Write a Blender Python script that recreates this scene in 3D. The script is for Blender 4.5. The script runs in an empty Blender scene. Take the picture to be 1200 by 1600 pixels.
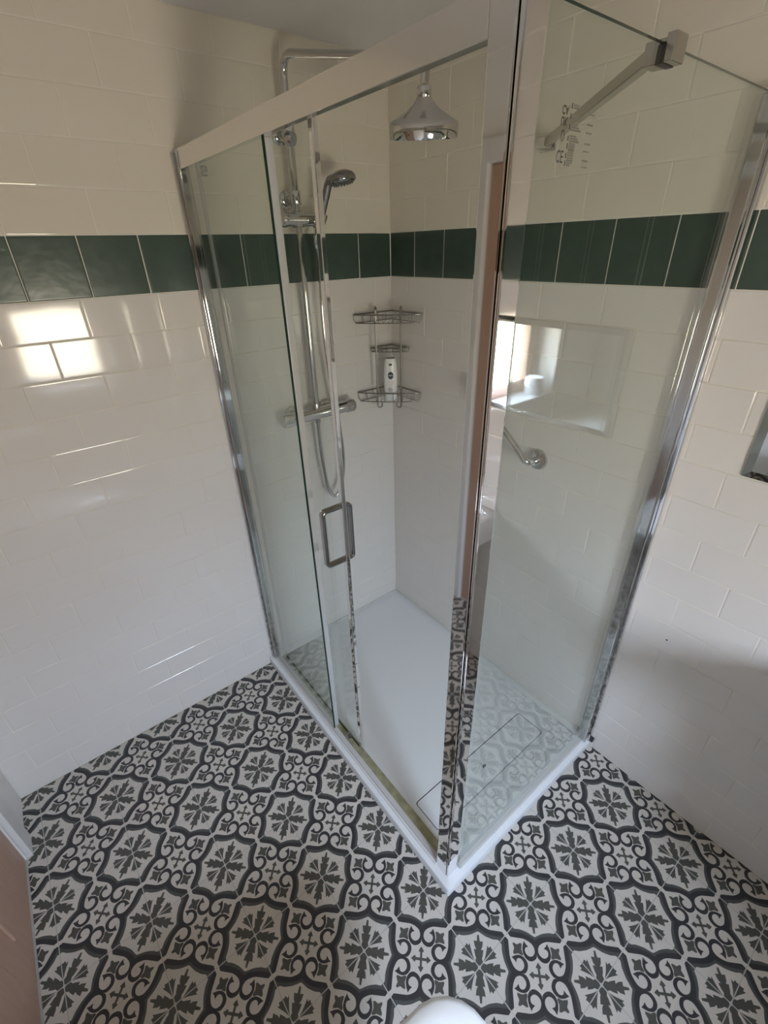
import bpy, bmesh, math, random
from mathutils import Vector, Matrix
random.seed(7)
S = bpy.context.scene
COL = S.collection
PI = math.pi

# ------------------------------------------------------------------ camera
CAM = Vector((1.30929, 1.61268, 1.73019))
YAW, PIT, ROL, FPX = -2.2262, -0.5180, -0.0292, 724.93
fw = Vector((math.cos(PIT) * math.cos(YAW), math.cos(PIT) * math.sin(YAW), math.sin(PIT)))
r0 = fw.cross(Vector((0, 0, 1))).normalized()
u0 = r0.cross(fw)
rt = r0 * math.cos(ROL) + u0 * math.sin(ROL)
up = -r0 * math.sin(ROL) + u0 * math.cos(ROL)
cd = bpy.data.cameras.new('camera')
cd.sensor_fit = 'VERTICAL'
cd.sensor_height = 36.0
cd.lens = FPX / 1600 * 36
cd.clip_start = 0.02
cam = bpy.data.objects.new('camera', cd)
COL.objects.link(cam)
M = Matrix((rt, up, -fw)).transposed().to_4x4()
M.translation = CAM
cam.matrix_world = M
S.camera = cam

# ------------------------------------------------------------------ light
S.view_settings.view_transform = 'Standard'
S.view_settings.look = 'None'
S.view_settings.gamma = 1.0
S.view_settings.use_curve_mapping = False
S.view_settings.exposure = 2.0
S.cycles.max_bounces = 24
S.cycles.diffuse_bounces = 12
S.cycles.glossy_bounces = 10
S.cycles.transparent_max_bounces = 32
S.cycles.caustics_reflective = True
S.cycles.use_denoising = True
S.cycles.sample_clamp_indirect = 20.0

W = bpy.data.worlds.new('sky')
S.world = W
W.use_nodes = True
wn, wl = W.node_tree.nodes, W.node_tree.links
bg = wn['Background']
tc = wn.new('ShaderNodeTexCoord')
sx = wn.new('ShaderNodeSeparateXYZ')
cr = wn.new('ShaderNodeValToRGB')
mp = wn.new('ShaderNodeMapRange')
mp.inputs['From Min'].default_value = -1
mp.inputs['From Max'].default_value = 1
wl.new(tc.outputs['Generated'], sx.inputs[0])
wl.new(sx.outputs['Z'], mp.inputs['Value'])
wl.new(mp.outputs[0], cr.inputs[0])
el = cr.color_ramp.elements
el[0].position = 0.0
el[0].color = (0.74, 0.67, 0.52, 1)
el[1].position = 1.0
el[1].color = (1.5, 1.95, 2.75, 1)
for p, c in ((0.46, (0.86, 0.78, 0.62, 1)), (0.50, (0.94, 0.92, 0.86, 1)), (0.58, (1.06, 1.13, 1.26, 1)), (0.66, (1.40, 1.62, 2.00, 1)), (0.76, (1.70, 2.03, 2.60, 1))):
    e = el.new(p)
    e.color = c
wl.new(cr.outputs[0], bg.inputs['Color'])
bg.inputs['Strength'].default_value = 9.0

# ------------------------------------------------------------------ room numbers
RX, RY, RZ = 1.795, 2.37, 2.275          # room: X 0..RX, Y 0..RY
WX0, WX1, WZ0, WZ1 = 0.70, 1.34, 0.91, 1.47   # window opening in the back wall
GY = 2.545                               # glazing plane

ld = bpy.data.lights.new('window_daylight', 'AREA')
ld.shape = 'RECTANGLE'
ld.size, ld.size_y = WX1 - WX0, WZ1 - WZ0
ld.cycles.is_portal = True
lo = bpy.data.objects.new('window_daylight', ld)
COL.objects.link(lo)
lo.location = ((WX0 + WX1) / 2, GY + 0.05, (WZ0 + WZ1) / 2)
lo.rotation_euler = (-PI / 2, 0, 0)

# ------------------------------------------------------------------ materials
MT = {}


def mat(name, col, rough=0.5, metal=0.0, ior=1.5, bump=None, vary=None, coat=0.0, spec=0.5):
    m = bpy.data.materials.new(name)
    m.use_nodes = True
    n, l = m.node_tree.nodes, m.node_tree.links
    b = n['Principled BSDF']
    b.inputs['Base Color'].default_value = (*col, 1)
    b.inputs['Roughness'].default_value = rough
    b.inputs['Metallic'].default_value = metal
    b.inputs['IOR'].default_value = ior
    b.inputs['Coat Weight'].default_value = coat
    b.inputs['Specular IOR Level'].default_value = spec
    g = n.new('ShaderNodeNewGeometry')
    if vary:
        sc, amt = vary
        t = n.new('ShaderNodeTexNoise')
        t.inputs['Scale'].default_value = sc
        t.inputs['Detail'].default_value = 4
        l.new(g.outputs['Position'], t.inputs['Vector'])
        mx = n.new('ShaderNodeMix')
        mx.data_type = 'RGBA'
        mx.inputs[6].default_value = (*[c * (1 - amt) for c in col], 1)
        mx.inputs[7].default_value = (*[min(1, c * (1 + amt)) for c in col], 1)
        l.new(t.outputs['Fac'], mx.inputs[0])
        l.new(mx.outputs[2], b.inputs['Base Color'])
    if bump:
        sc, st = bump
        t = n.new('ShaderNodeTexNoise')
        t.inputs['Scale'].default_value = sc
        t.inputs['Detail'].default_value = 2
        l.new(g.outputs['Position'], t.inputs['Vector'])
        bp = n.new('ShaderNodeBump')
        bp.inputs['Strength'].default_value = st
        bp.inputs['Distance'].default_value = 0.002
        l.new(t.outputs['Fac'], bp.inputs['Height'])
        l.new(bp.outputs[0], b.inputs['Normal'])
    MT[name] = m
    return m


def glass(name, tint, refl=1.0):
    m = bpy.data.materials.new(name)
    m.use_nodes = True
    n, l = m.node_tree.nodes, m.node_tree.links
    n.remove(n['Principled BSDF'])
    out = n['Material Output']
    tr = n.new('ShaderNodeBsdfTransparent')
    tr.inputs[0].default_value = (*tint, 1)
    gl = n.new('ShaderNodeBsdfGlossy')
    gl.inputs['Roughness'].default_value = 0.0
    gl.inputs['Color'].default_value = (0.97, 1.0, 0.98, 1)
    lw = n.new('ShaderNodeLayerWeight')
    lw.inputs['Blend'].default_value = 0.5
    pw = n.new('ShaderNodeMath')
    pw.operation = 'POWER'
    pw.inputs[1].default_value = 5
    ma = n.new('ShaderNodeMath')
    ma.operation = 'MULTIPLY_ADD'
    ma.inputs[1].default_value = 0.95 * refl
    ma.inputs[2].default_value = 0.043 * refl
    mx = n.new('ShaderNodeMixShader')
    l.new(lw.outputs['Facing'], pw.inputs[0])
    l.new(pw.outputs[0], ma.inputs[0])
    l.new(ma.outputs[0], mx.inputs[0])
    l.new(tr.outputs[0], mx.inputs[1])
    l.new(gl.outputs[0], mx.inputs[2])
    l.new(mx.outputs[0], out.inputs[0])
    MT[name] = m
    return m


mat('white_tile', (0.725, 0.685, 0.65), 0.07, bump=(9, 0.10))
mat('cream_tile', (0.715, 0.655, 0.555), 0.07, bump=(9, 0.10))
mat('green_tile', (0.052, 0.080, 0.063), 0.24, vary=(22, 0.25), bump=(24, 0.35))
mat('grout', (0.74, 0.69, 0.61), 0.8)
mat('plaster', (0.78, 0.76, 0.74), 0.85, bump=(60, 0.1))
mat('ceiling_paint', (0.72, 0.69, 0.66), 0.9, vary=(3, 0.06), bump=(40, 0.1))
mat('white_paint', (0.70, 0.69, 0.68), 0.35)
mat('floor_white', (0.63, 0.585, 0.53), 0.42, vary=(14, 0.05))
mat('floor_black', (0.042, 0.040, 0.044), 0.42, vary=(30, 0.2))
mat('floor_grey', (0.085, 0.088, 0.082), 0.42, vary=(30, 0.15))
mat('floor_olive', (0.088, 0.086, 0.074), 0.42, vary=(30, 0.15))
mat('floor_grout', (0.50, 0.485, 0.46), 0.7)
mat('chrome', (0.60, 0.59, 0.585), 0.06, 1.0)
mat('satin_nickel', (0.50, 0.47, 0.43), 0.24, 1.0)
mat('steel_wire', (0.32, 0.30, 0.27), 0.28, 1.0)
mat('polished_aluminium', (0.84, 0.82, 0.81), 0.035, 1.0)
mat('rail_white', (0.58, 0.56, 0.55), 0.25)
mat('brushed_aluminium', (0.84, 0.815, 0.80), 0.16, 1.0)
mat('dark_chrome', (0.36, 0.35, 0.35), 0.12, 1.0)
mat('tray_white', (0.80, 0.81, 0.83), 0.22)
mat('dark_gap', (0.05, 0.045, 0.04), 0.7)
mat('nozzle_grey', (0.10, 0.11, 0.11), 0.5)
mat('ceramic', (0.86, 0.86, 0.87), 0.06)
mat('glass_edge', (0.012, 0.030, 0.022), 0.15)
mat('seal', (0.46, 0.45, 0.44), 0.25)
mat('bottle_white', (0.84, 0.83, 0.82), 0.25)
mat('cap_white', (0.80, 0.81, 0.83), 0.3)
mat('navy', (0.012, 0.014, 0.035), 0.35)
mat('bottle_dark', (0.03, 0.025, 0.025), 0.4)
mat('label_silver', (0.45, 0.46, 0.50), 0.35)
mat('label_pink', (0.72, 0.55, 0.55), 0.5)
mat('print_dark', (0.035, 0.03, 0.025), 0.6)
mat('print_grey', (0.20, 0.18, 0.16), 0.6)
mat('paper', (0.86, 0.85, 0.84), 0.95, bump=(300, 0.3))
mat('mirror_glass', (0.92, 0.93, 0.92), 0.0, 1.0)
mat('mirror_bevel', (0.48, 0.47, 0.43), 0.03, 1.0)  # darker copy of the mirror glass; a dim reflection put into its colour
mat('mirror_back', (0.12, 0.12, 0.11), 0.5)
mat('silicone', (0.70, 0.68, 0.66), 0.4)
mat('track_olive', (0.36, 0.34, 0.22), 0.3, vary=(28, 0.6))  # patchy olive tone along the inner bottom track
glass('clear_glass', (0.955, 0.975, 0.962))
glass('low_reflect_glass', (0.965, 0.98, 0.97), 0.45)  # sliding door glass; its reflection is weakened by hand, no coating on it
glass('window_pane', (0.98, 0.99, 0.985))


def wood(name, a, b_, sc):
    m = mat(name, a, 0.42)
    n, l = m.node_tree.nodes, m.node_tree.links
    b = n['Principled BSDF']
    g = n.new('ShaderNodeNewGeometry')
    mpn = n.new('ShaderNodeMapping')
    mpn.inputs['Scale'].default_value = sc
    t = n.new('ShaderNodeTexNoise')
    t.inputs['Scale'].default_value = 6
    t.inputs['Detail'].default_value = 6
    t.inputs['Distortion'].default_value = 0.6
    mx = n.new('ShaderNodeMix')
    mx.data_type = 'RGBA'
    mx.inputs[6].default_value = (*a, 1)
    mx.inputs[7].default_value = (*b_, 1)
    l.new(g.outputs['Position'], mpn.inputs[0])
    l.new(mpn.outputs[0], t.inputs['Vector'])
    l.new(t.outputs['Fac'], mx.inputs[0])
    l.new(mx.outputs[2], b.inputs['Base Color'])


wood('door_wood', (0.50, 0.325, 0.24), (0.38, 0.235, 0.165), (8, 8, 0.9))
wood('window_wood', (0.62, 0.44, 0.34), (0.52, 0.35, 0.26), (7, 7, 1.0))


# ------------------------------------------------------------------ mesh helpers
class MB:
    """collects shapes, then links them as ONE mesh object"""

    def __init__(s):
        s.v, s.f, s.m, s.sm = [], [], [], []

    def face(s, pts, m=0, smooth=False):
        i = len(s.v)
        s.v += [tuple(p) for p in pts]
        s.f.append(tuple(range(i, i + len(pts))))
        s.m.append(m)
        s.sm.append(smooth)

    def grid(s, rings, m=0, smooth=True, closed=True, cap0=False, cap1=False):
        b = len(s.v)
        n = len(rings[0])
        for r in rings:
            s.v += [tuple(p) for p in r]
        for i in range(len(rings) - 1):
            for j in range(n if closed else n - 1):
                k = (j + 1) % n
                s.f.append((b + i * n + j, b + i * n + k, b + (i + 1) * n + k, b + (i + 1) * n + j))
                s.m.append(m)
                s.sm.append(smooth)
        if cap0:
            s.f.append(tuple(b + j for j in reversed(range(n))))
            s.m.append(m)
            s.sm.append(False)
        if cap1:
            q = b + (len(rings) - 1) * n
            s.f.append(tuple(q + j for j in range(n)))
            s.m.append(m)
            s.sm.append(False)

    def box(s, a, b, bev=0.0, m=0, seg=2, mats=None):
        bm = bmesh.new()
        c = [(a[i] + b[i]) / 2 for i in range(3)]
        d = [abs(b[i] - a[i]) for i in range(3)]
        bmesh.ops.create_cube(bm, size=1, matrix=Matrix.Translation(c) @ Matrix.Diagonal((*d, 1)))
        if bev:
            bmesh.ops.bevel(bm, geom=list(bm.edges), offset=min(bev, min(d) * 0.49), segments=seg, affect='EDGES', profile=0.6)
        o = len(s.v)
        bm.verts.index_update()
        s.v += [tuple(v.co) for v in bm.verts]
        for f in bm.faces:
            s.f.append(tuple(o + v.index for v in f.verts))
            mi = m
            if mats:
                f.normal_update()
                ax = max(range(3), key=lambda i: abs(f.normal[i]))
                mi = mats[ax]
            s.m.append(mi)
            s.sm.append(False)
        bm.free()
        return s

    def tube(s, pts, r, n=12, m=0, cap=True, closed=False):
        P = [Vector(p) for p in pts]
        R = r if isinstance(r, (list, tuple)) else [r] * len(P)
        rings = []
        nrm = None
        N = len(P)
        for i in range(N):
            if closed:
                t = (P[(i + 1) % N] - P[i - 1]).normalized()
            elif i == 0:
                t = (P[1] - P[0]).normalized()
            elif i == N - 1:
                t = (P[-1] - P[-2]).normalized()
            else:
                t = ((P[i + 1] - P[i]).normalized() + (P[i] - P[i - 1]).normalized()).normalized()
            if nrm is None:
                nrm = t.orthogonal().normalized()
            nrm = (nrm - t * nrm.dot(t)).normalized()
            bn = t.cross(nrm)
            rings.append([P[i] + (nrm * math.cos(2 * PI * k / n) + bn * math.sin(2 * PI * k / n)) * R[i] for k in range(n)])
        if closed:
            rings.append(rings[0])
            cap = False
        s.grid(rings, m, True, True, cap, cap)
        return s

    def lathe(s, prof, o=(0, 0, 0), ax=(0, 0, 1), n=32, m=0, cap0=True, cap1=True):
        a = Vector(ax).normalized()
        x = a.orthogonal().normalized()
        y = a.cross(x)
        O = Vector(o)
        rings = [[O + a * h + (x * math.cos(2 * PI * k / n) + y * math.sin(2 * PI * k / n)) * max(r, 1e-5) for k in range(n)] for r, h in prof]
        s.grid(rings, m, True, True, cap0, cap1)
        return s

    def build(s, name, mats, parent=None, sharp=35):
        me = bpy.data.meshes.new(name)
        me.from_pydata(s.v, [], s.f)
        for mm in (mats if isinstance(mats, (list, tuple)) else [mats]):
            me.materials.append(MT[mm])
        me.polygons.foreach_set('material_index', s.m)
        me.polygons.foreach_set('use_smooth', s.sm)
        me.validate()
        me.update()
        try:
            if any(s.sm):
                me.set_sharp_from_angle(angle=math.radians(sharp))
        except Exception:
            pass
        o = bpy.data.objects.new(name, me)
        COL.objects.link(o)
        if parent is not None:
            o.parent = parent
            bpy.context.view_layer.update()
            o.matrix_parent_inverse = parent.matrix_world.inverted()
        return o


def tag(o, label=None, cat=None, group=None, kind=None):
    if label:
        o['label'] = label
    if cat:
        o['category'] = cat
    if group:
        o['group'] = group
    if kind:
        o['kind'] = kind
    return o


def thing(name, label, cat, loc, group=None):
    o = bpy.data.objects.new(name, None)
    o.empty_display_size = 0.05
    COL.objects.link(o)
    o.location = loc
    bpy.context.view_layer.update()
    return tag(o, label, cat, group)


def spline(pts, k=8, closed=False):
    P = [Vector(p) for p in pts]
    n = len(P)
    out = []
    rng = range(n if closed else n - 1)
    for i in rng:
        if closed:
            a, b, c, d = P[i - 1], P[i], P[(i + 1) % n], P[(i + 2) % n]
        else:
            a, b, c, d = P[max(i - 1, 0)], P[i], P[i + 1], P[min(i + 2, n - 1)]
        for j in range(k):
            t = j / k
            out.append(0.5 * ((2 * b) + (c - a) * t + (2 * a - 5 * b + 4 * c - d) * t * t + (3 * b - a - 3 * c + d) * t ** 3))
    if not closed:
        out.append(P[-1])
    return out


def fillet(pts, r, k=7):
    """polyline with its inner corners rounded"""
    P = [Vector(p) for p in pts]
    out = [P[0]]
    for i in range(1, len(P) - 1):
        a, b, c = P[i - 1], P[i], P[i + 1]
        d1, d2 = (a - b), (c - b)
        q = min(r, d1.length * 0.49, d2.length * 0.49)
        p1, p2 = b + d1.normalized() * q, b + d2.normalized() * q
        for j in range(k + 1):
            t = j / k
            out.append(p1 * (1 - t) ** 2 + b * 2 * t * (1 - t) + p2 * t * t)
    out.append(P[-1])
    return out


def text_polys(txt, size, font_offset=0.0):
    cu = bpy.data.curves.new('lettering', 'FONT')
    cu.body = txt
    cu.size = size
    cu.offset = font_offset
    cu.resolution_u = 3
    o = bpy.data.objects.new('lettering', cu)
    COL.objects.link(o)
    bpy.context.view_layer.update()
    dg = bpy.context.evaluated_depsgraph_get()
    me = bpy.data.meshes.new_from_object(o.evaluated_get(dg))
    vs = [v.co.copy() for v in me.vertices]
    fs = [tuple(p.vertices) for p in me.polygons]
    bpy.data.objects.remove(o)
    bpy.data.curves.remove(cu)
    bpy.data.meshes.remove(me)
    return vs, fs


def add_text(mb, txt, size, fn, off=0.0):
    vs, fs = text_polys(txt, size, off)
    b = len(mb.v)
    mb.v += [tuple(fn(v.x, v.y)) for v in vs]
    for f in fs:
        mb.f.append(tuple(b + i for i in f))
        mb.m.append(0)
        mb.sm.append(False)


# ------------------------------------------------------------------ the setting: tiled walls
ZB, ZT = 1.629, 1.779
PB, PA = 0.1015, 0.1035
GAP = 0.0022


def layout(umax, even, odd, pitch, band0, bandp, aeven, aodd, ap):
    """list of (u0,u1,v0,v1,material index)"""
    R = []

    def row(v0, v1, start, p, mi):
        k0 = math.floor((0 - start) / p)
        u = start + k0 * p
        while u < umax:
            R.append([max(u, 0), min(u + p, umax), max(v0, 0), min(v1, RZ), mi])
            u += p
    r = 0
    v = ZB
    while v > 0:
        row(v - PB, v, even if r % 2 == 0 else odd, pitch, 0)
        v -= PB
        r += 1
    row(ZB, ZT, band0, bandp, 2)
    r = 0
    v = ZT
    while v < RZ:
        row(v, v + PA, aeven if r % 2 == 0 else aodd, ap, 1)
        v += PA
        r += 1
    return [q for q in R if q[1] - q[0] > 0.006 and q[3] - q[2] > 0.006]


PROF = ((0.0, -0.0013), (0.0004, -0.0007), (0.0011, -0.00028), (0.0024, -0.00006), (0.0042, 0.0))


def tile_wall(name, fn, rects, opening, backs):
    """fn(u, v, h): wall point; h = height above the wall plane, into the room"""
    mb = MB()
    todo = []
    for u0_, u1_, v0_, v1_, mi in rects:
        g = GAP / 2
        q = [u0_ + g, u1_ - g, v0_ + g, v1_ - g, mi]
        if opening:
            a, b, c, d = opening
            if q[0] < b and q[1] > a and q[2] < d and q[3] > c:
                if q[0] < a - 0.004:
                    todo.append([q[0], a, q[2], q[3], mi])
                if q[1] > b + 0.004:
                    todo.append([b, q[1], q[2], q[3], mi])
                x0, x1 = max(q[0], a), min(q[1], b)
                if q[2] < c - 0.004:
                    todo.append([x0, x1, q[2], c, mi])
                if q[3] > d + 0.004:
                    todo.append([x0, x1, d, q[3], mi])
                continue
        todo.append(q)
    for a, b, c, d, mi in todo:
        cu, cv = (a + b) / 2, (c + d) / 2
        ta, tb = random.gauss(0, 0.0035), random.gauss(0, 0.0035)
        rings = []
        for ins, h in PROF:
            i = min(ins, (b - a) * 0.4, (d - c) * 0.4)
            rings.append([fn(x, y, h + ((x - cu) * ta + (y - cv) * tb if h > -0.001 else 0)) for x, y in ((a + i, c + i), (b - i, c + i), (b - i, d - i), (a + i, d - i))])
        mb.grid(rings, mi, False, True, False, True)
    for lo_, hi_ in backs:
        mb.box(lo_, hi_, 0, 3)
    return tag(mb.build(name, ['white_tile', 'cream_tile', 'green_tile', 'grout']), kind='structure')


T = 0.10
GD = 0.0011
rects = layout(RX, 1.101, 1.0, 0.203, 0.152, 0.152, 1.01, 1.112, 0.203)
tile_wall('wall_left', lambda u, v, h: (u, h, v), rects, None, [((-T, -T, -0.05), (RX + T, -GD, RZ))])
rects = layout(RY, 1.311, 1.41, 0.2015, 0.14, 0.152, 1.007, 0.905, 0.2025)
tile_wall('wall_right', lambda u, v, h: (h, u, v), rects, None, [((-T, -GD, -0.05), (-GD, RY + 0.25, RZ))])
rects = layout(RX, 1.101, 1.0, 0.203, 0.152, 0.152, 1.01, 1.112, 0.203)
tile_wall('wall_back', lambda u, v, h: (u, RY - h, v), rects, (WX0, WX1, WZ0, WZ1), [
    ((-GD, RY + GD, -0.05), (WX0, RY + 0.25, RZ)), ((WX1, RY + GD, -0.05), (RX + T, RY + 0.25, RZ)),
    ((WX0, RY + GD, -0.05), (WX1, RY + 0.25, WZ0)), ((WX0, RY + GD, WZ1), (WX1, RY + 0.25, RZ))])
DY0, DY1, DZ = 0.25, 1.01, 1.98
mb = MB()
mb.box((RX, -GD, -0.05), (RX + T, DY0, RZ))
mb.box((RX, DY1, -0.05), (RX + T, RY + GD, RZ))
mb.box((RX, DY0, DZ), (RX + T, DY1, RZ))
tag(mb.build('wall_front', 'plaster'), kind='structure')
tag(MB().box((-T, -T, RZ), (RX + T, RY + 0.25, RZ + 0.08)).build('ceiling', 'ceiling_paint'), kind='structure')

# white architrave round the door, and the door itself
mb = MB()
mb.box((RX - 0.018, DY0 - 0.075, 0), (RX, DY0, DZ + 0.07), 0.004)
mb.box((RX - 0.018, DY1, 0), (RX, DY1 + 0.075, DZ + 0.07), 0.004)
mb.box((RX - 0.018, DY0, DZ), (RX, DY1, DZ + 0.07), 0.004)
mb.box((RX + 0.046, DY0 - 0.01, -0.02), (RX + T, DY1 + 0.01, DZ + 0.01))  # unseen panel added behind the door to block sky light at its gaps
tag(mb.build('trim_1', 'white_paint'), kind='structure')
mb = MB()
mb.box((RX + 0.004, DY0 + 0.003, 0.006), (RX + 0.044, DY1 - 0.003, DZ - 0.003), 0.002)
for z0, z1 in ((0.15, 0.85), (1.0, 1.85)):
    for y0, y1 in ((DY0 + 0.1, (DY0 + DY1) / 2 - 0.05), ((DY0 + DY1) / 2 + 0.05, DY1 - 0.1)):
        mb.box((RX - 0.002, y0, z0), (RX + 0.006, y1, z1), 0.004)
door = tag(mb.build('door_1', 'door_wood'), kind='structure')
mb = MB()
mb.lathe([(0.026, 0), (0.026, 0.006), (0.011, 0.009), (0.011, 0.03), (0.025, 0.038), (0.028, 0.052), (0.02, 0.066), (0.0, 0.07)], (RX + 0.004, DY1 - 0.06, 1.0), (-1, 0, 0), 24)
mb.build('door_knob', 'chrome', door)

# window: reveal, wooden frame, pane, sill
mb = MB()
t = 0.012
mb.box((WX0, RY - 0.001, WZ0), (WX0 + t, RY + 0.25, WZ1))
mb.box((WX1 - t, RY - 0.001, WZ0), (WX1, RY + 0.25, WZ1))
mb.box((WX0, RY - 0.001, WZ1 - t), (WX1, RY + 0.25, WZ1))
win = tag(mb.build('window_1', 'white_paint'), kind='structure')
MB().box((WX0 - 0.0, RY - 0.006, WZ0 - 0.012), (WX1 + 0.0, GY + 0.02, WZ0 + 0.004), 0.003).build('window_sill', 'white_paint', win)
mb = MB()
fx0_, fx1_, fz0_, fz1_ = WX0 + t, WX1 - t, WZ0 + 0.004, WZ1 - t
px0, px1, pz0, pz1 = 0.785, 1.235, 0.985, 1.40
mb.box((fx0_, GY - 0.03, fz0_), (px0, GY + 0.03, fz1_), 0.004)
mb.box((px1, GY - 0.03, fz0_), (fx1_, GY + 0.03, fz1_), 0.004)
mb.box((px0, GY - 0.03, fz0_), (px1, GY + 0.03, pz0), 0.004)
mb.box((px0, GY - 0.03, pz1), (px1, GY + 0.03, fz1_), 0.004)
mb.build('window_frame', 'window_wood', win)
MB().box((px0, GY - 0.003, pz0), (px1, GY + 0.003, pz1)).build('window_pane', 'window_pane', win)

# ------------------------------------------------------------------ floor with its printed tiles
FS, FX, FY = 0.2275, 1.0612, 0.683


def clip(poly, x0, x1, y0, y1):
    def cut(P, ins, inter):
        o = []
        for i in range(len(P)):
            a, b = P[i - 1], P[i]
            if ins(b):
                if not ins(a):
                    o.append(inter(a, b))
                o.append(b)
            elif ins(a):
                o.append(inter(a, b))
        return o
    for ax, val, sg in ((0, x0, 1), (0, x1, -1), (1, y0, 1), (1, y1, -1)):
        if not poly:
            return poly
        poly = cut(poly, lambda p: (p[ax] - val) * sg >= 0, lambda a, b: tuple(a[k] + (b[k] - a[k]) * (val - a[ax]) / (b[ax] - a[ax]) for k in range(2)))
    return poly


def sp2(pts, k=5):
    return [(p.x, p.y) for p in spline([(a, b, 0) for a, b in pts], k)]


loop_in = sp2([(.022, .452), (.048, .424), (.093, .378), (.132, .335), (.158, .285), (.170, .231), (.154, .186), (.123, .163), (.084, .163), (.056, .181), (.044, .209), (.046, .238), (.063, .260), (.087, .266)])
barb = [(.118, .250), (.114, .284), (.121, .322)]
curl_out = sp2([(.106, .314), (.070, .300), (.034, .274), (.011, .238), (.005, .200), (.014, .164), (.034, .141), (.060, .127), (.092, .120), (.118, .124), (.141, .141)])
dark_grey = sp2([(.231, .231), (.226, .262), (.210, .305), (.185, .347), (.155, .388), (.118, .430), (.076, .474), (.041, .497)])
white_b = sp2([(.126, .500), (.122, .478), (.134, .461), (.165, .433), (.194, .393), (.220, .350), (.238, .305), (.249, .275), (.257, .257)])
black = loop_in + barb + curl_out + dark_grey + [(.036, .5), (.024, .486)]
grey = dark_grey + [(.041, .5)] + white_b
star = [(0, .396), (.012, .388), (.024, .354), (.068, .337), (.078, .320), (.030, .288), (.012, .250), (0, .241)]


def dg(p, q):
    c = math.sqrt(.5)
    return (p * c - q * c, p * c + q * c)


cross = [(0, 0)] + [dg(p, q) for p, q in ((.014, .014), (.064, .013), (.074, .034), (.093, .022), (.122, 0))]


def mr(a, b):
    return (.5 - a, .5 - b)


leaf = [mr(*p) for p in ((.010, .010), (.040, .002), (.072, .008), (.086, .036), (.108, .044), (.160, .077), (.138, .098), (.172, .106), (.217, .136), (.188, .162), (.200, .178), (.227, .211), (.219, .219))]
fan = [mr(*p) for p in ((.050, 0), (.090, .008), (.130, .022), (.166, .040), (.232, .077), (.225, .050), (.256, .046), (.247, .018), (.258, 0))]
groutl = [(.0, .4945), (.0, .5), (.5, .5), (.4945, .4945)]
white = [(0, 0), (0, .5), (.5, .5)]
SH = [(white, 0, 0), (grey, 2, 1), (black, 1, 2), (star, 3, 1), (cross, 3, 1), (leaf, 3, 1), (fan, 3, 1), (groutl, 4, 4)]
mb = MB()
x_lo, x_hi, y_lo, y_hi = 0.0, RX, 0.0, RY
for i in range(-6, 6):
    for j in range(-5, 10):
        cx, cy = FX + (i + .5) * FS, FY + (j + .5) * FS
        if cx + FS / 2 < x_lo or cx - FS / 2 > x_hi or cy + FS / 2 < y_lo or cy - FS / 2 > y_hi:
            continue
        if cx + FS / 2 < 0.76 and cy + FS / 2 < 1.17:
            continue
        for poly, mi, lay in SH:
            for rot in range(4):
                for mir in (1, -1):
                    P = []
                    for tt, ss in poly:
                        a, b = tt * mir, ss
                        for _ in range(rot):
                            a, b = -b, a
                        P.append((cx + a * FS, cy + b * FS))
                    P = clip(P, x_lo, x_hi, y_lo, y_hi)
                    if len(P) < 3:
                        continue
                    ar = sum(P[k - 1][0] * P[k][1] - P[k][0] * P[k - 1][1] for k in range(len(P)))
                    if abs(ar) < 1e-9:
                        continue
                    if ar < 0:
                        P.reverse()
                    mb.face([(p[0], p[1], -0.0003 + 0.00006 * lay) for p in P], mi)
mb.box((-GD, -GD, -0.06), (RX + 0.046, RY, -0.001), 0, 4)
tag(mb.build('floor', ['floor_white', 'floor_black', 'floor_grey', 'floor_olive', 'floor_grout']), kind='structure')

# ------------------------------------------------------------------ shower tray
TX, TY, TZ = 0.788, 1.198, 0.037
tray = thing('shower_tray', 'low white rectangular shower tray in the tiled corner with flush drain cover', 'shower tray', (TX / 2, TY / 2, 0))
mb = MB()


def rrect(x0, x1, y0, y1, r, z, k=5):
    P = []
    for cx, cy, a0 in ((x1 - r, y1 - r, 0), (x0 + r, y1 - r, 90), (x0 + r, y0 + r, 180), (x1 - r, y0 + r, 270)):
        for q in range(k + 1):
            a = math.radians(a0 + 90 * q / k)
            P.append((cx + r * math.cos(a), cy + r * math.sin(a), z))
    return P


def inset(i, z, r):
    return rrect(0.001 + i, TX - i, 0.001 + i, TY - i, r, z)


DR = (0.118, 0.694, 0.942, 1.060)
rings = [inset(0, 0.0, 0.006), inset(0, TZ - 0.006, 0.006), inset(0.0018, TZ - 0.0018, 0.006), inset(0.006, TZ, 0.008),
         inset(0.05, TZ - 0.0003, 0.02), inset(0.075, TZ - 0.0012, 0.04)]
mb.grid(rings, 0, True, True, True, False)
# shower floor: four planes round the drain recess
zf = TZ - 0.0012
o_ = rings[-1]
rec = rrect(*DR, 0.012, zf - 0.002)
mb.grid([o_, rec], 0, False)
mb.grid([rec, rrect(*DR, 0.012, zf - 0.012)], 1, False, True, False, True)
mb.build('tray_body', ['tray_white', 'dark_gap'], tray)
mb = MB()
g = 0.0028
q = (DR[0] + g, DR[1] - g, DR[2] + g, DR[3] - g)
mb.grid([rrect(*q, 0.010, zf - 0.010), rrect(*q, 0.010, zf - 0.002), rrect(q[0] + .001, q[1] - .001, q[2] + .001, q[3] - .001, 0.009, zf - 0.0012)], 0, True, True, True, True)
mb.build('drain_cover', 'tray_white', tray)
mb = MB()
mb.tube(spline([(0.398, 1.005, zf + 0.0002), (0.402, 1.008, zf + 0.003), (0.408, 1.006, zf + 0.002), (0.412, 1.010, zf + 0.0006)], 4), [0.001] + [0.0026] * 11 + [0.001], 6)
tag(mb.build('dirt_speck', 'dark_gap'), 'tiny black speck of dirt lying on the white drain cover', 'dirt')
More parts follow.
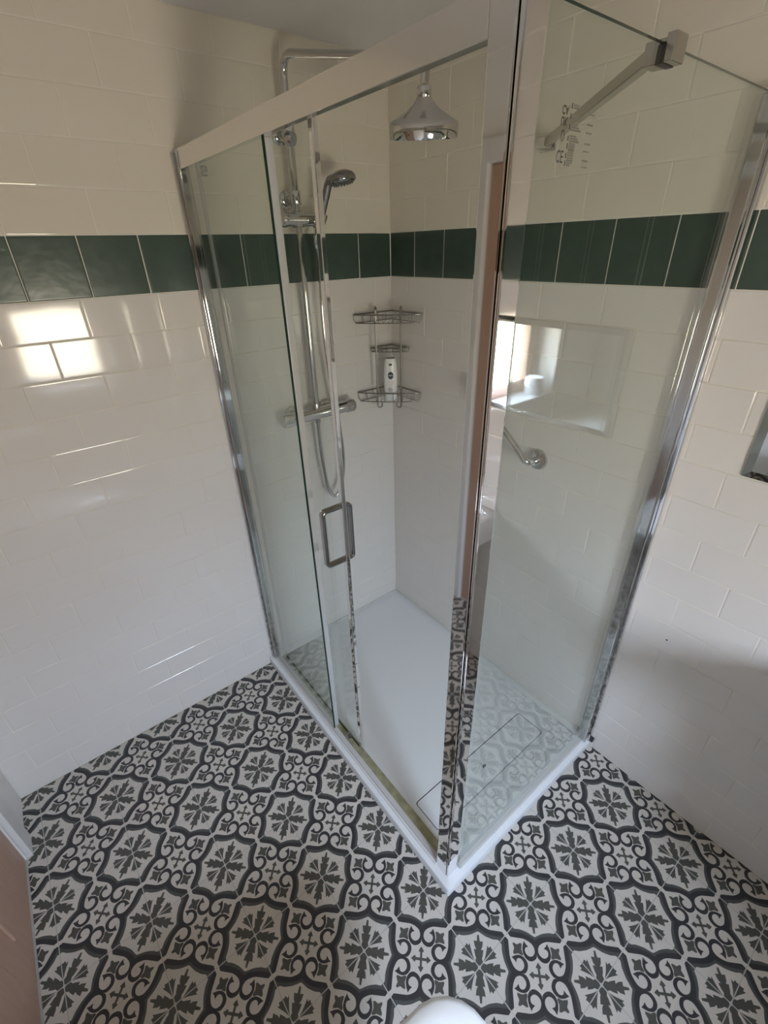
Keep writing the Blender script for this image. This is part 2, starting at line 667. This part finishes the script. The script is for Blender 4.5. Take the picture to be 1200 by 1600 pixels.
mb = MB()
mb.tube([(TX - 0.002, 0.0045, TZ + 0.0015), (0.005, 0.0045, TZ + 0.0015)], 0.0042, 8)
mb.tube([(0.0045, 0.005, TZ + 0.0015), (0.0045, TY - 0.003, TZ + 0.0015)], 0.0042, 8)
tag(mb.build('trim_2', 'silicone'), kind='structure')
# ------------------------------------------------------------------ shower enclosure
enc = thing('shower_enclosure', 'chrome framed glass shower enclosure with a half open sliding door', 'shower enclosure', (0.39, 0.6, TZ))
HZ0, HZ1 = 1.932, 1.976
PX0, PX1, PY0, PY1 = 0.718, 0.766, 1.123, 1.163
mb = MB()
mb.box((0.750, 0.022, HZ0), (PX1, PY0, HZ1), 0.0008)
mb.box((0.721, 0.022, HZ0 + 0.010), (0.750, PY0, HZ1), 0.001)
mb.build('head_rail', 'brushed_aluminium', enc)
mb = MB()
mb.box((PX0, PY0, TZ), (PX1, PY1, HZ1), 0.0025, seg=3)
mb.box((PX0 + 0.004, PY1 + 0.0014, TZ), (PX1 - 0.002, PY1 + 0.008, HZ1), 0.003, seg=3)
mb.build('corner_post', 'polished_aluminium', enc)
mb = MB()
mb.box((0.738, 0.0005, TZ), (0.776, 0.014, HZ1 - 0.004), 0.003)
mb.box((0.742, 0.014, TZ), (0.770, 0.034, HZ1 - 0.002), 0.004, seg=3)
mb.build('wall_profile', 'chrome', enc)
mb = MB()
mb.box((0.0005, 1.156, TZ), (0.016, 1.198, HZ1 - 0.012), 0.003)
mb.box((0.016, 1.160, TZ), (0.036, 1.190, HZ1 - 0.012), 0.004, seg=3)
sp_ = mb.build('wall_profile', 'chrome', enc)
MB().box((0.001, 1.190, TZ + 0.001), (0.014, 1.2085, TZ + 0.02), 0.002).build('end_cap', 'bottle_dark', sp_)
# bottom rails
mb = MB()
mb.box((0.745, 0.034, TZ), (0.771, PY0, TZ + 0.006), 0.0015)
mb.box((0.747, 0.034, TZ + 0.006), (0.764, PY0, TZ + 0.016), 0.002, 2)
mb.box((0.715, 0.034, TZ), (0.7445, PY0, TZ + 0.003), 0.001, 1)
mb.build('bottom_rail', ['white_paint', 'track_olive', 'rail_white'], enc)
mb = MB()
mb.box((0.036, 1.163, TZ), (PX0, 1.180, TZ + 0.010), 0.002)
mb.build('bottom_rail', 'rail_white', enc)


def pane(name, a, b, thin, parent):
    """glass sheet; faces across the thin axis are clear, the cut edges green"""
    mats = [1, 1, 1]
    mats[thin] = 0
    if name == 'side_panel':
        mats = [0, 0, 1]          # its upright edges sit in the profiles
    return MB().box(a, b, 0, 0, mats=mats).build(name, ['low_reflect_glass' if name == 'sliding_door' else 'clear_glass', 'glass_edge'], parent)


FXG = 0.757
pane('fixed_panel', (FXG - 0.003, 0.030, TZ + 0.016), (FXG + 0.003, 0.527, HZ0 + 0.004), 0, enc)
sd_ = pane('side_panel', (0.030, 1.168, TZ + 0.008), (PX0 - 0.0005, 1.174, 1.964), 1, enc)
DXG = 0.725
LE = 0.672
sl = pane('sliding_door', (DXG - 0.003, 0.052, TZ + 0.014), (DXG + 0.003, LE, HZ0 + 0.014), 0, enc)
mb = MB()
mb.box((DXG - 0.0065, LE - 0.010, TZ + 0.014), (DXG + 0.0065, LE + 0.006, HZ0 + 0.010), 0.002)
mb.build('edge_seal', 'polished_aluminium', sl)
mb = MB()
mb.box((DXG - 0.004, 0.046, TZ + 0.014), (DXG + 0.004, 0.060, HZ0 + 0.010), 0.001)
mb.build('rear_seal', 'seal', sl)
mb = MB()
mb.box((FXG - 0.022, 0.519, TZ + 0.02), (FXG - 0.0045, 0.526, HZ0), 0.001)
mb.build('panel_seal', 'seal', enc)
for y in (0.12, 0.600):
    for z, nm in ((TZ + 0.030, 'lower'), (HZ0 - 0.012, 'upper')):
        mb = MB()
        mb.lathe([(0.004, -0.012), (0.011, -0.010), (0.012, -0.004), (0.012, 0.004), (0.008, 0.008), (0.0, 0.009)], (DXG + 0.012, y, z), (1, 0, 0), 20)
        mb.build('roller', 'dark_chrome', sl)
# rectangular loop handle through the leading edge
HX0, HX1, HZA, HZB, HYc = 0.690, 0.787, 0.936, 1.122, 0.655


def loopxz(ins, y, r):
    return [(p[0], y, p[1]) for p in [(a[0], a[1]) for a in rrect(HX0 + ins, HX1 - ins, HZA + ins, HZB - ins, r, 0, 6)]]


mb = MB()
w = 0.010
rg = [loopxz(0.0015, HYc - w, 0.013), loopxz(0, HYc - w + 0.0015, 0.014), loopxz(0, HYc + w - 0.0015, 0.014), loopxz(0.0015, HYc + w, 0.013), loopxz(0.0075, HYc + w, 0.008), loopxz(0.009, HYc + w - 0.0015, 0.007), loopxz(0.009, HYc - w + 0.0015, 0.007), loopxz(0.0075, HYc - w, 0.008), loopxz(0.0015, HYc - w, 0.013)]
mb.grid(rg, 0, True)
mb.build('pull_handle', 'dark_chrome', sl, 50)
# brace bar from the wall to the top of the side panel
mb = MB()
A, B = Vector((0.012, 0.672, 1.958)), Vector((0.449, 1.152, 1.957))
dr = (B - A).normalized()
sdv = dr.cross(Vector((0, 0, 1))).normalized()
ring = []
for P in (A, B):
    ring.append([P + sdv * (0.0085 * c) + Vector((0, 0, 0.0095 * s_)) for c, s_ in ((1, .8), (.8, 1), (-.8, 1), (-1, .8), (-1, -.8), (-.8, -1), (.8, -1), (1, -.8))])
mb.grid(ring, 0, False, True, True, True)
br = mb.build('brace_bar', 'satin_nickel', enc)
mb = MB()
mb.box((0.430, 1.1755, 1.943), (0.464, 1.1885, 1.974), 0.0015)
mb.box((0.432, 1.150, 1.9645), (0.462, 1.186, 1.970), 0.001)
mb.box((0.431, 1.146, 1.943), (0.463, 1.1665, 1.970), 0.0015)
cl = mb.build('glass_clamp', 'satin_nickel', br)
MB().box((0.4315, 1.1660, 1.942), (0.4655, 1.1760, 1.9625), 0).build('rubber_pad', 'bottle_dark', br)
mb = MB()
mb.box((0.0005, 0.655, 1.945), (0.030, 0.690, 1.972), 0.003)
mb.box((0.0005, 0.650, 1.940), (0.006, 0.695, 1.977), 0.002)
mb.build('wall_bracket', 'chrome', br)
# printed approval label on the inside of the side panel; it stands upside down there
LY = 1.1676


def lab(x, y):
    """label coords: x to the right as photographed, y upward; the print is flipped top to bottom"""
    return (0.672 - x, LY, 1.856 - y)


mb = MB()
add_text(mb, 'UK', 0.0125, lambda x, y: lab(x * .82 + 0.0015, y - 0.0105), .0004)
add_text(mb, 'CA', 0.0125, lambda x, y: lab(x * .82 + 0.0015, y - 0.0215), .0004)
add_text(mb, 'CE', 0.0185, lambda x, y: lab(x * .72 + 0.0, y + 0.0230), .0002)
# drop shaped outline
n = 20
dp = [(0.0042 * math.sin(2 * PI * k / n) * (1 if math.cos(2 * PI * k / n) < 0.2 else (1 - math.cos(2 * PI * k / n)) * 1.25), 0.0068 * math.cos(2 * PI * k / n)) for k in range(n)]
for k in range(n):
    a, b = dp[k], dp[(k + 1) % n]
    mb.face([lab(0.009 + p[0] * f_, 0.0085 + p[1] * f_) for p, f_ in ((a, 1), (b, 1), (b, .66), (a, .66))])
DOTS = (-0.0225, -0.0125, -0.0020, 0.0095, 0.0175, 0.0275, 0.0355)
for y in DOTS:
    mb.face([lab(0.0205, y - .0028), lab(0.0228, y - .0028), lab(0.0228, y + .0028), lab(0.0205, y + .0028)])
mb.build('printed_mark', 'print_dark', sd_)
mb = MB()
BARS = ((-0.0225, 2, (.024, .033)), (-0.0125, 2, (.032, .036)), (-0.0020, 3, (.028, .042)), (0.0095, 3, (.028, .040)), (0.0175, 3, (.026, .026)), (0.0270, 5, (.026, .026)), (0.0360, 2, (.024, .016)))
for y, nl, (w0, w1) in BARS:
    for k in range(nl):
        yy = y + (k - (nl - 1) / 2) * 0.0026
        ww = w0 + (w1 - w0) * k / max(1, nl - 1)
        mb.face([lab(0.0245, yy - .00105), lab(0.0245 + ww * .55, yy - .00105), lab(0.0245 + ww * .55, yy + .00105), lab(0.0245, yy + .00105)])
for y in (-0.0180, -0.0075, 0.0010, 0.0125, 0.0205, 0.0305, 0.0375):
    mb.face([lab(0.060, y - .0009), lab(0.074, y - .0009), lab(0.074, y + .0009), lab(0.060, y + .0009)])
mb.build('printed_lines', 'print_grey', sd_)
# ------------------------------------------------------------------ shower column on the left wall
sc_ = thing('shower_column', 'chrome thermostatic shower riser with big bell shaped overhead rose', 'shower', (0.434, 0.0, 1.177))
RXp, RYp = 0.434, 0.066
mb = MB()
HU = Vector((0.125, 0.150, 0.98)).normalized()      # the rose tilts a little on its ball joint
hc = Vector((RXp, 0.6555, 1.936))
AE = Vector((0.446, 0.674, 2.064))
pts = [(RXp, RYp, 1.19), (RXp, RYp, 1.7), (RXp, RYp, 2.207), tuple(AE), tuple(hc + HU * 0.09)]
P = fillet(pts[:4], 0.058, 12)[:-1] + fillet([Vector((RXp + .003, 0.40, 2.207 - 0.2352 * 0.334)), AE, pts[4]], 0.035, 8)
mb.tube(P, [0.0110 - 0.0016 * min(1, max(0, (p.y - RYp) / 0.35)) for p in P], 18)
mb.build('riser_pipe', 'chrome', sc_)
mb = MB()
mb.lathe([(0.0, 0.006), (0.066, 0.005), (0.071, 0.0), (0.0745, 0.0), (0.0755, 0.003), (0.0755, 0.024), (0.073, 0.029), (0.058, 0.036), (0.040, 0.046), (0.026, 0.056), (0.018, 0.064), (0.0155, 0.068)], hc, HU, 48)
hd = mb.build('shower_head', 'chrome', sc_, 50)
mb = MB()
mb.lathe([(0.0, 0.066), (0.0145, 0.067), (0.0155, 0.071), (0.0155, 0.083), (0.013, 0.087), (0.0115, 0.088), (0.0, 0.0885)], hc, HU, 24)
mb.build('swivel_collar', 'chrome', hd)
mb = MB()
mb.lathe([(0.0, 0.0), (0.065, 0.001), (0.066, 0.005), (0.0, 0.0055)], hc + HU * 0.0005, HU, 40)
mb.build('nozzle_plate', 'nozzle_grey', hd)
mb = MB()
MZ = 1.177
mb.tube([(0.300, RYp, MZ), (0.545, RYp, MZ)], 0.0235, 24)
for x in (0.359, 0.509):
    mb.tube([(x, 0.004, MZ), (x, RYp, MZ)], 0.016, 18)
    mb.lathe([(0.032, 0), (0.032, 0.004), (0.027, 0.012), (0.018, 0.016)], (x, 0.0015, MZ), (0, 1, 0), 28)
mb.lathe([(0.014, 0), (0.014, 0.024), (0.012, 0.03)], (RXp, RYp, MZ + 0.014), (0, 0, 1), 20)
mb.lathe([(0.011, 0), (0.011, 0.022), (0.009, 0.026)], (RXp, RYp, MZ - 0.014), (0, 0, -1), 20)
mv = mb.build('mixer_valve', 'chrome', sc_)
for x, s_ in ((0.543, 1), (0.302, -1)):
    mb = MB()
    n = 36
    prof = [(0.022, 0), (0.0265, 0.003), (0.0265, 0.034), (0.023, 0.040), (0.0, 0.041)]
    rings = []
    for r, h in prof:
        rings.append([(x + s_ * h, RYp + math.cos(2 * PI * k / n) * r * (1 - (0.05 if k % 3 == 0 else 0)), MZ + math.sin(2 * PI * k / n) * r * (1 - (0.05 if k % 3 == 0 else 0))) for k in range(n)])
    mb.grid(rings, 0, True, True, True, True)
    mb.build('control_knob', 'chrome', mv)
for z in (1.872, 2.035):
    mb = MB()
    mb.tube([(RXp, 0.004, z), (RXp, RYp, z)], 0.009, 14)
    mb.lathe([(0.024, 0), (0.024, 0.005), (0.018, 0.010), (0.010, 0.012)], (RXp, 0.0015, z), (0, 1, 0), 24)
    mb.lathe([(0.0155, -0.018), (0.0165, -0.016), (0.0165, 0.016), (0.0155, 0.018)], (RXp, RYp, z), (0, 0, 1), 24)
    mb.build('rail_bracket', 'chrome', sc_)
BZ = 1.815
mb = MB()
mb.tube([(0.352, RYp + 0.006, BZ), (0.478, RYp + 0.006, BZ)], 0.019, 22)
mb.lathe([(0.018, -0.022), (0.021, -0.020), (0.021, 0.020), (0.018, 0.022)], (RXp, RYp, BZ), (0, 0, 1), 24)
sb = mb.build('slider_bracket', 'chrome', sc_)
mb = MB()
mb.lathe([(0.021, 0), (0.022, 0.003), (0.022, 0.014), (0.019, 0.018), (0.0, 0.019)], (0.478, RYp + 0.006, BZ), (1, 0, 0), 24)
mb.build('clamp_knob', 'chrome', sb)
mb = MB()
hdv = Vector((-0.17, 0.36, 0.90)).normalized()
hp = Vector((0.378, RYp + 0.045, BZ - 0.004))
mb.lathe([(0.011, -0.028), (0.0175, -0.026), (0.0195, 0.02), (0.016, 0.022)], hp, hdv, 22)
mb.tube([(0.362, RYp + 0.006, BZ), tuple(hp)], 0.012, 14)
mb.build('holder_cone', 'chrome', sb)
# hand shower with its hose
hs = thing('hand_shower', 'small chrome hand shower resting in the sliding holder on the riser', 'hand shower', tuple(hp))
mb = MB()
tip = hp + hdv * 0.104
mb.tube(spline([hp - hdv * 0.035, hp, hp + hdv * 0.06, tip, tip + Vector((-0.016, 0.022, 0.012))], 6), [0.010] * 7 + [0.0115] * 6 + [0.0125] * 6 + [0.015] * 6, 18)
mb.build('handle', 'dark_chrome', hs)
fd = Vector((-0.12, 0.12, -0.98)).normalized()
fc = tip + Vector((-0.032, 0.026, 0.010))
mb = MB()
mb.lathe([(0.0, -0.022), (0.020, -0.020), (0.036, -0.012), (0.042, -0.002), (0.042, 0.008), (0.038, 0.012), (0.034, 0.011)], fc, fd, 32)
sh_ = mb.build('spray_head', 'dark_chrome', hs, 60)
mb = MB()
mb.lathe([(0.036, 0.0095), (0.035, 0.0125), (0.0, 0.0135)], fc, fd, 28)
xx_ = fd.orthogonal().normalized()
yy_ = fd.cross(xx_)
for rr, nn in ((0.010, 6), (0.020, 12), (0.029, 18)):
    for k in range(nn):
        a = 2 * PI * k / nn
        c = fc + (xx_ * math.cos(a) + yy_ * math.sin(a)) * rr + fd * 0.012
        mb.tube([c, c + fd * 0.005], [0.0018, 0.0012], 6)
mb.build('spray_face', 'nozzle_grey', sh_)
mb = MB()
h0 = hp - hdv * 0.035
hose = [h0, h0 - hdv * 0.03, (0.372, 0.075, 1.70), (0.377, 0.074, 1.5), (0.366, 0.074, 1.3), (0.345, 0.075, 1.14), (0.335, 0.075, 0.97), (0.350, 0.073, 0.855), (0.384, 0.070, 0.800), (0.414, 0.068, 0.842), (0.428, 0.066, 0.95), (0.434, RYp, 1.07), (0.434, RYp, 1.14)]
P = spline([tuple(p) for p in hose], 22)
mb.tube(P, [0.0072 + 0.0006 * (k % 2) for k in range(len(P))], 10)
mb.build('hose', 'chrome', sc_, 80)

# ------------------------------------------------------------------ wire caddy in the corner
cy_ = thing('shower_caddy', 'three tier steel wire corner caddy hanging in the shower corner', 'caddy', (0.06, 0.06, 1.15))


def arc_pts(L, n=14, bul=0.30):
    a, b, m_ = Vector((L, 0.010, 0)), Vector((0.010, L, 0)), Vector((L * 0.5, L * 0.5, 0))
    c = m_ + Vector((1, 1, 0)) * L * bul * 0.42
    return [a * (1 - t) ** 2 + (c) * 2 * t * (1 - t) + b * t * t for t in [k / n for k in range(n + 1)]]


def basket(z, h, L, nv):
    mb = MB()
    rim = arc_pts(L) + [Vector((0.010, 0.010, 0))]
    bot = [p * 0.93 + Vector((0.006, 0.006, 0)) for p in rim]

    def loop(ps, zz, r):
        Q = []
        for p in ps:
            Q.append((p.x, p.y, zz))
        mb.tube(Q, r, 7, closed=True)
    loop(rim, z, 0.0026)
    loop(bot, z - h, 0.0019)
    n = len(rim) - 1
    for k in range(0, n, 2):
        mb.tube([(rim[k].x, rim[k].y, z), (rim[k].x * .985 + .001, rim[k].y * .985 + .001, z - h * .6), (bot[k].x, bot[k].y, z - h)], 0.0013, 5)
    for k in range(1, nv):
        t = k / nv
        for sw in (0, 1):
            if True:
                q = (L * t, 0.010) if sw == 0 else (0.010, L * t)
                qb = (q[0] * .93 + .006, q[1] * .93 + .006)
                mb.tube([(q[0], q[1], z), (qb[0], qb[1], z - h)], 0.0013, 5)
        # floor wires, parallel to the diagonal
    for k in range(-4, 5):
        d_ = k * L * 0.105
        # wire from the wall side out to the front arc along (1,1)
        s0 = (max(0, d_) + .012, max(0, -d_) + .012)
        best = min(bot[:n], key=lambda p: abs((p.x - p.y) - (s0[0] - s0[1])))
        mb.tube([(s0[0], s0[1], z - h), (best.x, best.y, z - h)], 0.0011, 5)
    return mb.build('basket', 'steel_wire', cy_)


basket(1.505, 0.030, 0.200, 5)
basket(1.372, 0.014, 0.122, 3)
basket(1.202, 0.036, 0.196, 5)
for s_ in (0, 1):
    def pt(x, y, z):
        return (x, y, z) if s_ == 0 else (y, x, z)
    a, b = 0.136, 0.066
    mb = MB()
    mb.tube(fillet([pt(a - 0.020, b - 0.020, 1.478), pt(a - 0.020, b - 0.020, 1.530), pt(a, b, 1.531), pt(a, b, 1.45), pt(a, b, 1.152)], 0.0125, 8), 0.0034, 8)
    u_ = mb.build('upright', 'steel_wire', cy_)
    mb = MB()
    mb.tube(fillet([pt(a, b, 1.156), pt(a, b, 1.140), pt(a - 0.013, b + 0.013, 1.140), pt(a - 0.013, b + 0.013, 1.158)], 0.0088, 8), 0.0031, 8)
    mb.build('hook', 'steel_wire', u_)
# body wash bottle standing on its cap
bx, by, bz = 0.088, 0.096, 1.1695
bt = thing('body_wash_bottle', 'white body wash bottle with a navy round logo in the wire caddy', 'bottle', (bx, by, bz))
FN = Vector((0.58, 0.81, 0)).normalized()      # label side, towards the room
SD = Vector((-FN.y, FN.x, 0))
BO = Vector((bx, by, bz))


def ov(w_, d_, z, n=28):
    R_ = []
    for k in range(n):
        a = 2 * PI * k / n
        c, s2 = math.cos(a), math.sin(a)
        e = 0.75
        R_.append(BO + SD * (w_ * math.copysign(abs(c) ** e, c)) + FN * (d_ * math.copysign(abs(s2) ** e, s2)) + Vector((0, 0, z)))
    return R_


mb = MB()
mb.grid([ov(.0245, .0155, .036), ov(.0265, .0170, .040), ov(.0285, .0185, .075), ov(.0282, .0182, .105), ov(.0250, .0165, .145), ov(.0215, .0150, .166), ov(.0195, .0135, .170)], 0, True, True, True, False)
mb.grid([ov(.0195, .0135, .170), ov(.0150, .010, .1705)], 1, True, True, False, True)
mb.build('bottle_body', ['bottle_white', 'bottle_dark'], bt, 40)
mb = MB()
mb.grid([ov(.0215, .0135, .0), ov(.0235, .0150, .002), ov(.0245, .0155, .033), ov(.0240, .0152, .0355)], 0, True, True, True, True)
mb.build('cap', 'cap_white', bt, 50)


def face_pt(x, z, lift=0.0008):
    """point on the label side of the bottle"""
    k = .0184 if z < .11 else .0184 - (z - .11) * 0.055
    yb = k * (max(0.0, 1 - abs(x / .0285) ** (2 / .75))) ** (.75 / 2)
    return BO - SD * x + FN * (yb + lift) + Vector((0, 0, z))


mb = MB()
n = 24
cz = .104
mb.face([face_pt(.0115 * math.cos(2 * PI * k / n) + 0.001, cz + .0150 * math.sin(2 * PI * k / n), 0.0009) for k in range(n)])
lg = mb.build('logo_disc', 'navy', bt)
mb = MB()
add_text(mb, 'NIVEA', 0.0066, lambda x, y: face_pt(x * .95 - 0.0083 + .001, cz - 0.0022 + y, 0.0014), 0.0002)
mb.build('lettering', 'bottle_white', lg)
mb = MB()
mb.face([face_pt(.0075 * math.cos(2 * PI * k / n) + 0.001, .147 + .0042 * math.sin(2 * PI * k / n), 0.0012) for k in range(n)])
mb.build('upper_badge', 'bottle_dark', bt)
mb = MB()
for z0, x0, x1 in ((.078, -.012, .014), (.074, -.010, .012), (.066, -.008, .010)):
    mb.face([face_pt(x0, z0), face_pt(x1, z0), face_pt(x1, z0 + .0016), face_pt(x0, z0 + .0016)])
mb.build('label_print', 'label_pink', bt)
mb = MB()
mb.face([face_pt(.0105 * math.cos(2 * PI * k / n) + 0.004, .046 + .0085 * math.sin(2 * PI * k / n), 0.001) for k in range(n)])
mb.face([face_pt(x, z, .0016) for x, z in ((.003, .054), (.007, .054), (.005, .060))])
mb.build('water_drop_print', 'label_silver', bt)

# ------------------------------------------------------------------ grab rail on the right wall
ga, gb = Vector((0, 0.782, 1.090)), Vector((0, 0.520, 1.300))
gr = thing('grab_rail', 'slanted polished steel grab rail on the right tiled shower wall', 'grab rail', tuple(ga))
d_ = (gb - ga).normalized()
off = Vector((0.062, 0, 0))
mb = MB()
mb.tube(fillet([ga + Vector((0.004, 0, 0)), ga + off, gb + off, gb + Vector((0.004, 0, 0))], 0.045, 10), 0.0125, 20)
mb.build('rail_tube', 'chrome', gr)
for p in (ga, gb):
    mb = MB()
    mb.lathe([(0.037, 0), (0.037, 0.004), (0.033, 0.011), (0.022, 0.014), (0.014, 0.0145)], p + Vector((0.0015, 0, 0)), (1, 0, 0), 36)
    mb.build('flange', 'chrome', gr)

# ------------------------------------------------------------------ mirror on the right wall
MY0, MY1, MZ0, MZ1 = 1.342, 1.85, 1.228, 1.528
mr_ = thing('wall_mirror', 'small frameless wall mirror with sloped edges, half hidden at the right edge', 'mirror', (0.0, 1.6, 1.228))
mb = MB()


def mring(i, x):
    return [(x, MY0 + i, MZ0 + i), (x, MY1 - i, MZ0 + i), (x, MY1 - i, MZ1 - i), (x, MY0 + i, MZ1 - i)]


mb.grid([mring(0, 0.006), mring(0.018, 0.010)], 1, False)
mb.face(mring(0.018, 0.010), 0)
mb.build('mirror_face', ['mirror_glass', 'mirror_bevel'], mr_)
mb = MB()
mb.grid([mring(0, 0.0012), mring(0, 0.006)], 0, False, True, True, False)
mb.build('mirror_edge', 'mirror_back', mr_)

# small drilled hole in the right wall
mb = MB()
mb.lathe([(0.0028, 0), (0.0030, 0.0004), (0.0, 0.0006)], (0.0002, 1.317, 0.660), (1, 0, 0), 12)
hole = mb.build('wall_plug', 'dark_gap', bpy.data.objects['wall_right'])

# ------------------------------------------------------------------ toilet
TYc, TT = 1.487, 0.995
to = thing('toilet', 'white ceramic toilet with its lid closed, rounded front tip just in view', 'toilet', (1.45, TYc, 0))


def egg(x_tip, x_back, k, z):
    """seat outline: narrow round front at x_tip, fuller towards the back; k scales the width"""
    L = x_back - x_tip
    up_ = []
    N = 20
    for i in range(N + 1):
        dx = L * (1 - math.cos(PI * i / N)) / 2
        if dx < .1:
            w_ = math.sqrt(max(0, .01 - (.1 - dx) ** 2))
        elif dx < L * .64:
            t_ = (dx - .1) / (L * .64 - .1)
            w_ = .1 + .066 * t_ * t_ * (3 - 2 * t_)
        else:
            w_ = .166 * max(0, 1 - ((dx - L * .64) / (L * .36)) ** 2.5) ** .5
        up_.append((x_tip + dx, w_ * k))
    R_ = [(x, TYc - w_, z) for x, w_ in up_]
    R_ += [(x, TYc + w_, z) for x, w_ in reversed(up_[1:-1])]
    return R_


mb = MB()
mb.grid([egg(1.16, 1.62, .66, 0.001), egg(1.16, 1.62, .66, .03), egg(1.17, 1.60, .58, .12), egg(1.12, 1.60, .70, .24), egg(1.03, 1.60, .90, .34), egg(1.012, 1.60, .95, .385), egg(1.012, 1.60, .95, .395)], 0, True, True, True, True)
mb.box((1.55, TYc - .14, .02), (1.72, TYc + .14, .395), 0.02)
mb.build('bowl', 'ceramic', to, 50)
mb = MB()
mb.grid([egg(1.006, 1.56, .97, .396), egg(1.002, 1.562, .99, .400), egg(1.002, 1.562, .99, .412), egg(1.006, 1.56, .97, .415)], 0, True, True, True, True)
mb.build('seat', 'white_paint', to, 50)
mb = MB()
mb.grid([egg(1.004, 1.562, .98, .416), egg(1.0, 1.564, 1.0, .421), egg(1.002, 1.562, .99, .430), egg(1.012, 1.553, .92, .437), egg(1.04, 1.53, .72, .441), egg(1.10, 1.47, .36, .443)], 0, True, True, True, True)
mb.build('lid', 'ceramic', to, 60)
mb = MB()
mb.box((1.585, TYc - .19, .397), (1.785, TYc + .19, .76), 0.02, seg=3)
mb.box((1.578, TYc - .197, .761), (1.79, TYc + .197, .79), 0.01, seg=3)
cs = mb.build('cistern', 'ceramic', to)
mb = MB()
mb.lathe([(0.022, 0), (0.022, 0.004), (0.018, 0.008), (0, 0.0085)], (1.68, TYc, .79), (0, 0, 1), 24)
mb.build('flush_button', 'chrome', cs)

# ------------------------------------------------------------------ vanity unit under the mirror, out of frame; it shades the wall and floor
bs = thing('vanity_unit', 'white wall hung vanity unit with inset basin below the mirror', 'vanity', (0.0, 2.05, 0.30))
vx, vy0, vy1 = 0.36, 1.76, 2.34
mb = MB()
mb.box((0.004, vy0 + 0.01, 0.48), (vx - 0.02, vy1 - 0.01, 0.705), 0.003)
mb.box((0.004, vy0 + 0.06, 0.34), (vx - 0.02, vy1 - 0.01, 0.48), 0.003)
mb.box((0.004, vy0 + 0.12, 0.0012), (vx - 0.16, vy1 - 0.06, 0.34), 0.003)
mb.build('cabinet', 'white_paint', bs)
for y0, y1 in ((vy0 + 0.064, 2.068), (2.072, vy1 - 0.014)):
    dv = MB().box((vx - 0.0195, y0, 0.345), (vx - 0.002, y1, 0.695), 0.003).build('cabinet_door', 'white_paint', bs)
    yk = y1 - 0.04 if y0 < 2.0 else y0 + 0.04
    MB().lathe([(0.006, 0), (0.006, 0.012), (0.013, 0.018), (0.012, 0.026), (0.0, 0.028)], (vx - 0.002, yk, 0.68), (1, 0, 0), 20).build('knob', 'chrome', dv)
mb = MB()


def br_(i, z, r, j=0.0):
    return rrect(0.005 + i * .4 + j, vx + 0.07 - i, vy0 - 0.075 + i, vy1 - i, r, z, 8)


mb.grid([br_(.03, .706, .02), br_(0, .722, .02), br_(0, .817, .02), br_(.004, .82, .02), br_(.05, .82, .05, .07), br_(.06, .81, .06, .07), br_(.09, .71, .07, .07), br_(.11, .69, .04, .05)], 0, True, True, True, True)
mb.build('basin', 'ceramic', bs, 60)
mb = MB()
mb.tube(fillet([(.05, 2.03, .82), (.05, 2.03, .92), (.15, 2.03, .91), (.155, 2.03, .885)], 0.03, 6), 0.011, 14)
mb.lathe([(.024, 0), (.024, .006), (.016, .012)], (.05, 2.03, .8205), (0, 0, 1), 20)
mb.build('tap', 'chrome', bs)

# white boxed ledge in the corner by the window, seen in the mirror
lg_ = thing('corner_ledge', 'white waist high boxed ledge in the corner beside the window', 'ledge', (1.54, 2.17, 0))
mb = MB()
mb.box((1.300, 1.99, 0.0015), (RX - 0.003, RY - 0.004, 0.727), 0.006)
mb.build('box_panel', 'white_paint', lg_)
mb = MB()
mb.grid([rrect(1.28, RX - 0.003, 1.965, RY - 0.003, .03, .727, 8), rrect(1.28, RX - 0.003, 1.965, RY - 0.003, .03, .745, 8), rrect(1.285, RX - 0.006, 1.97, RY - 0.006, .03, .75, 8)], 0, True, True, True, True)
mb.build('top_board', 'white_paint', lg_)

# toilet roll standing on the window sill
mb = MB()
mb.lathe([(0.020, 0.001), (0.052, 0.0), (0.053, 0.002), (0.053, 0.098), (0.052, 0.1), (0.021, 0.1), (0.020, 0.098), (0.020, 0.001)], (1.225, 2.435, WZ0 + 0.0045), (0, 0, 1), 36, 0, False, False)
tag(mb.build('toilet_roll', 'paper'), 'white toilet roll standing on the window sill, seen in the mirror', 'toilet roll')
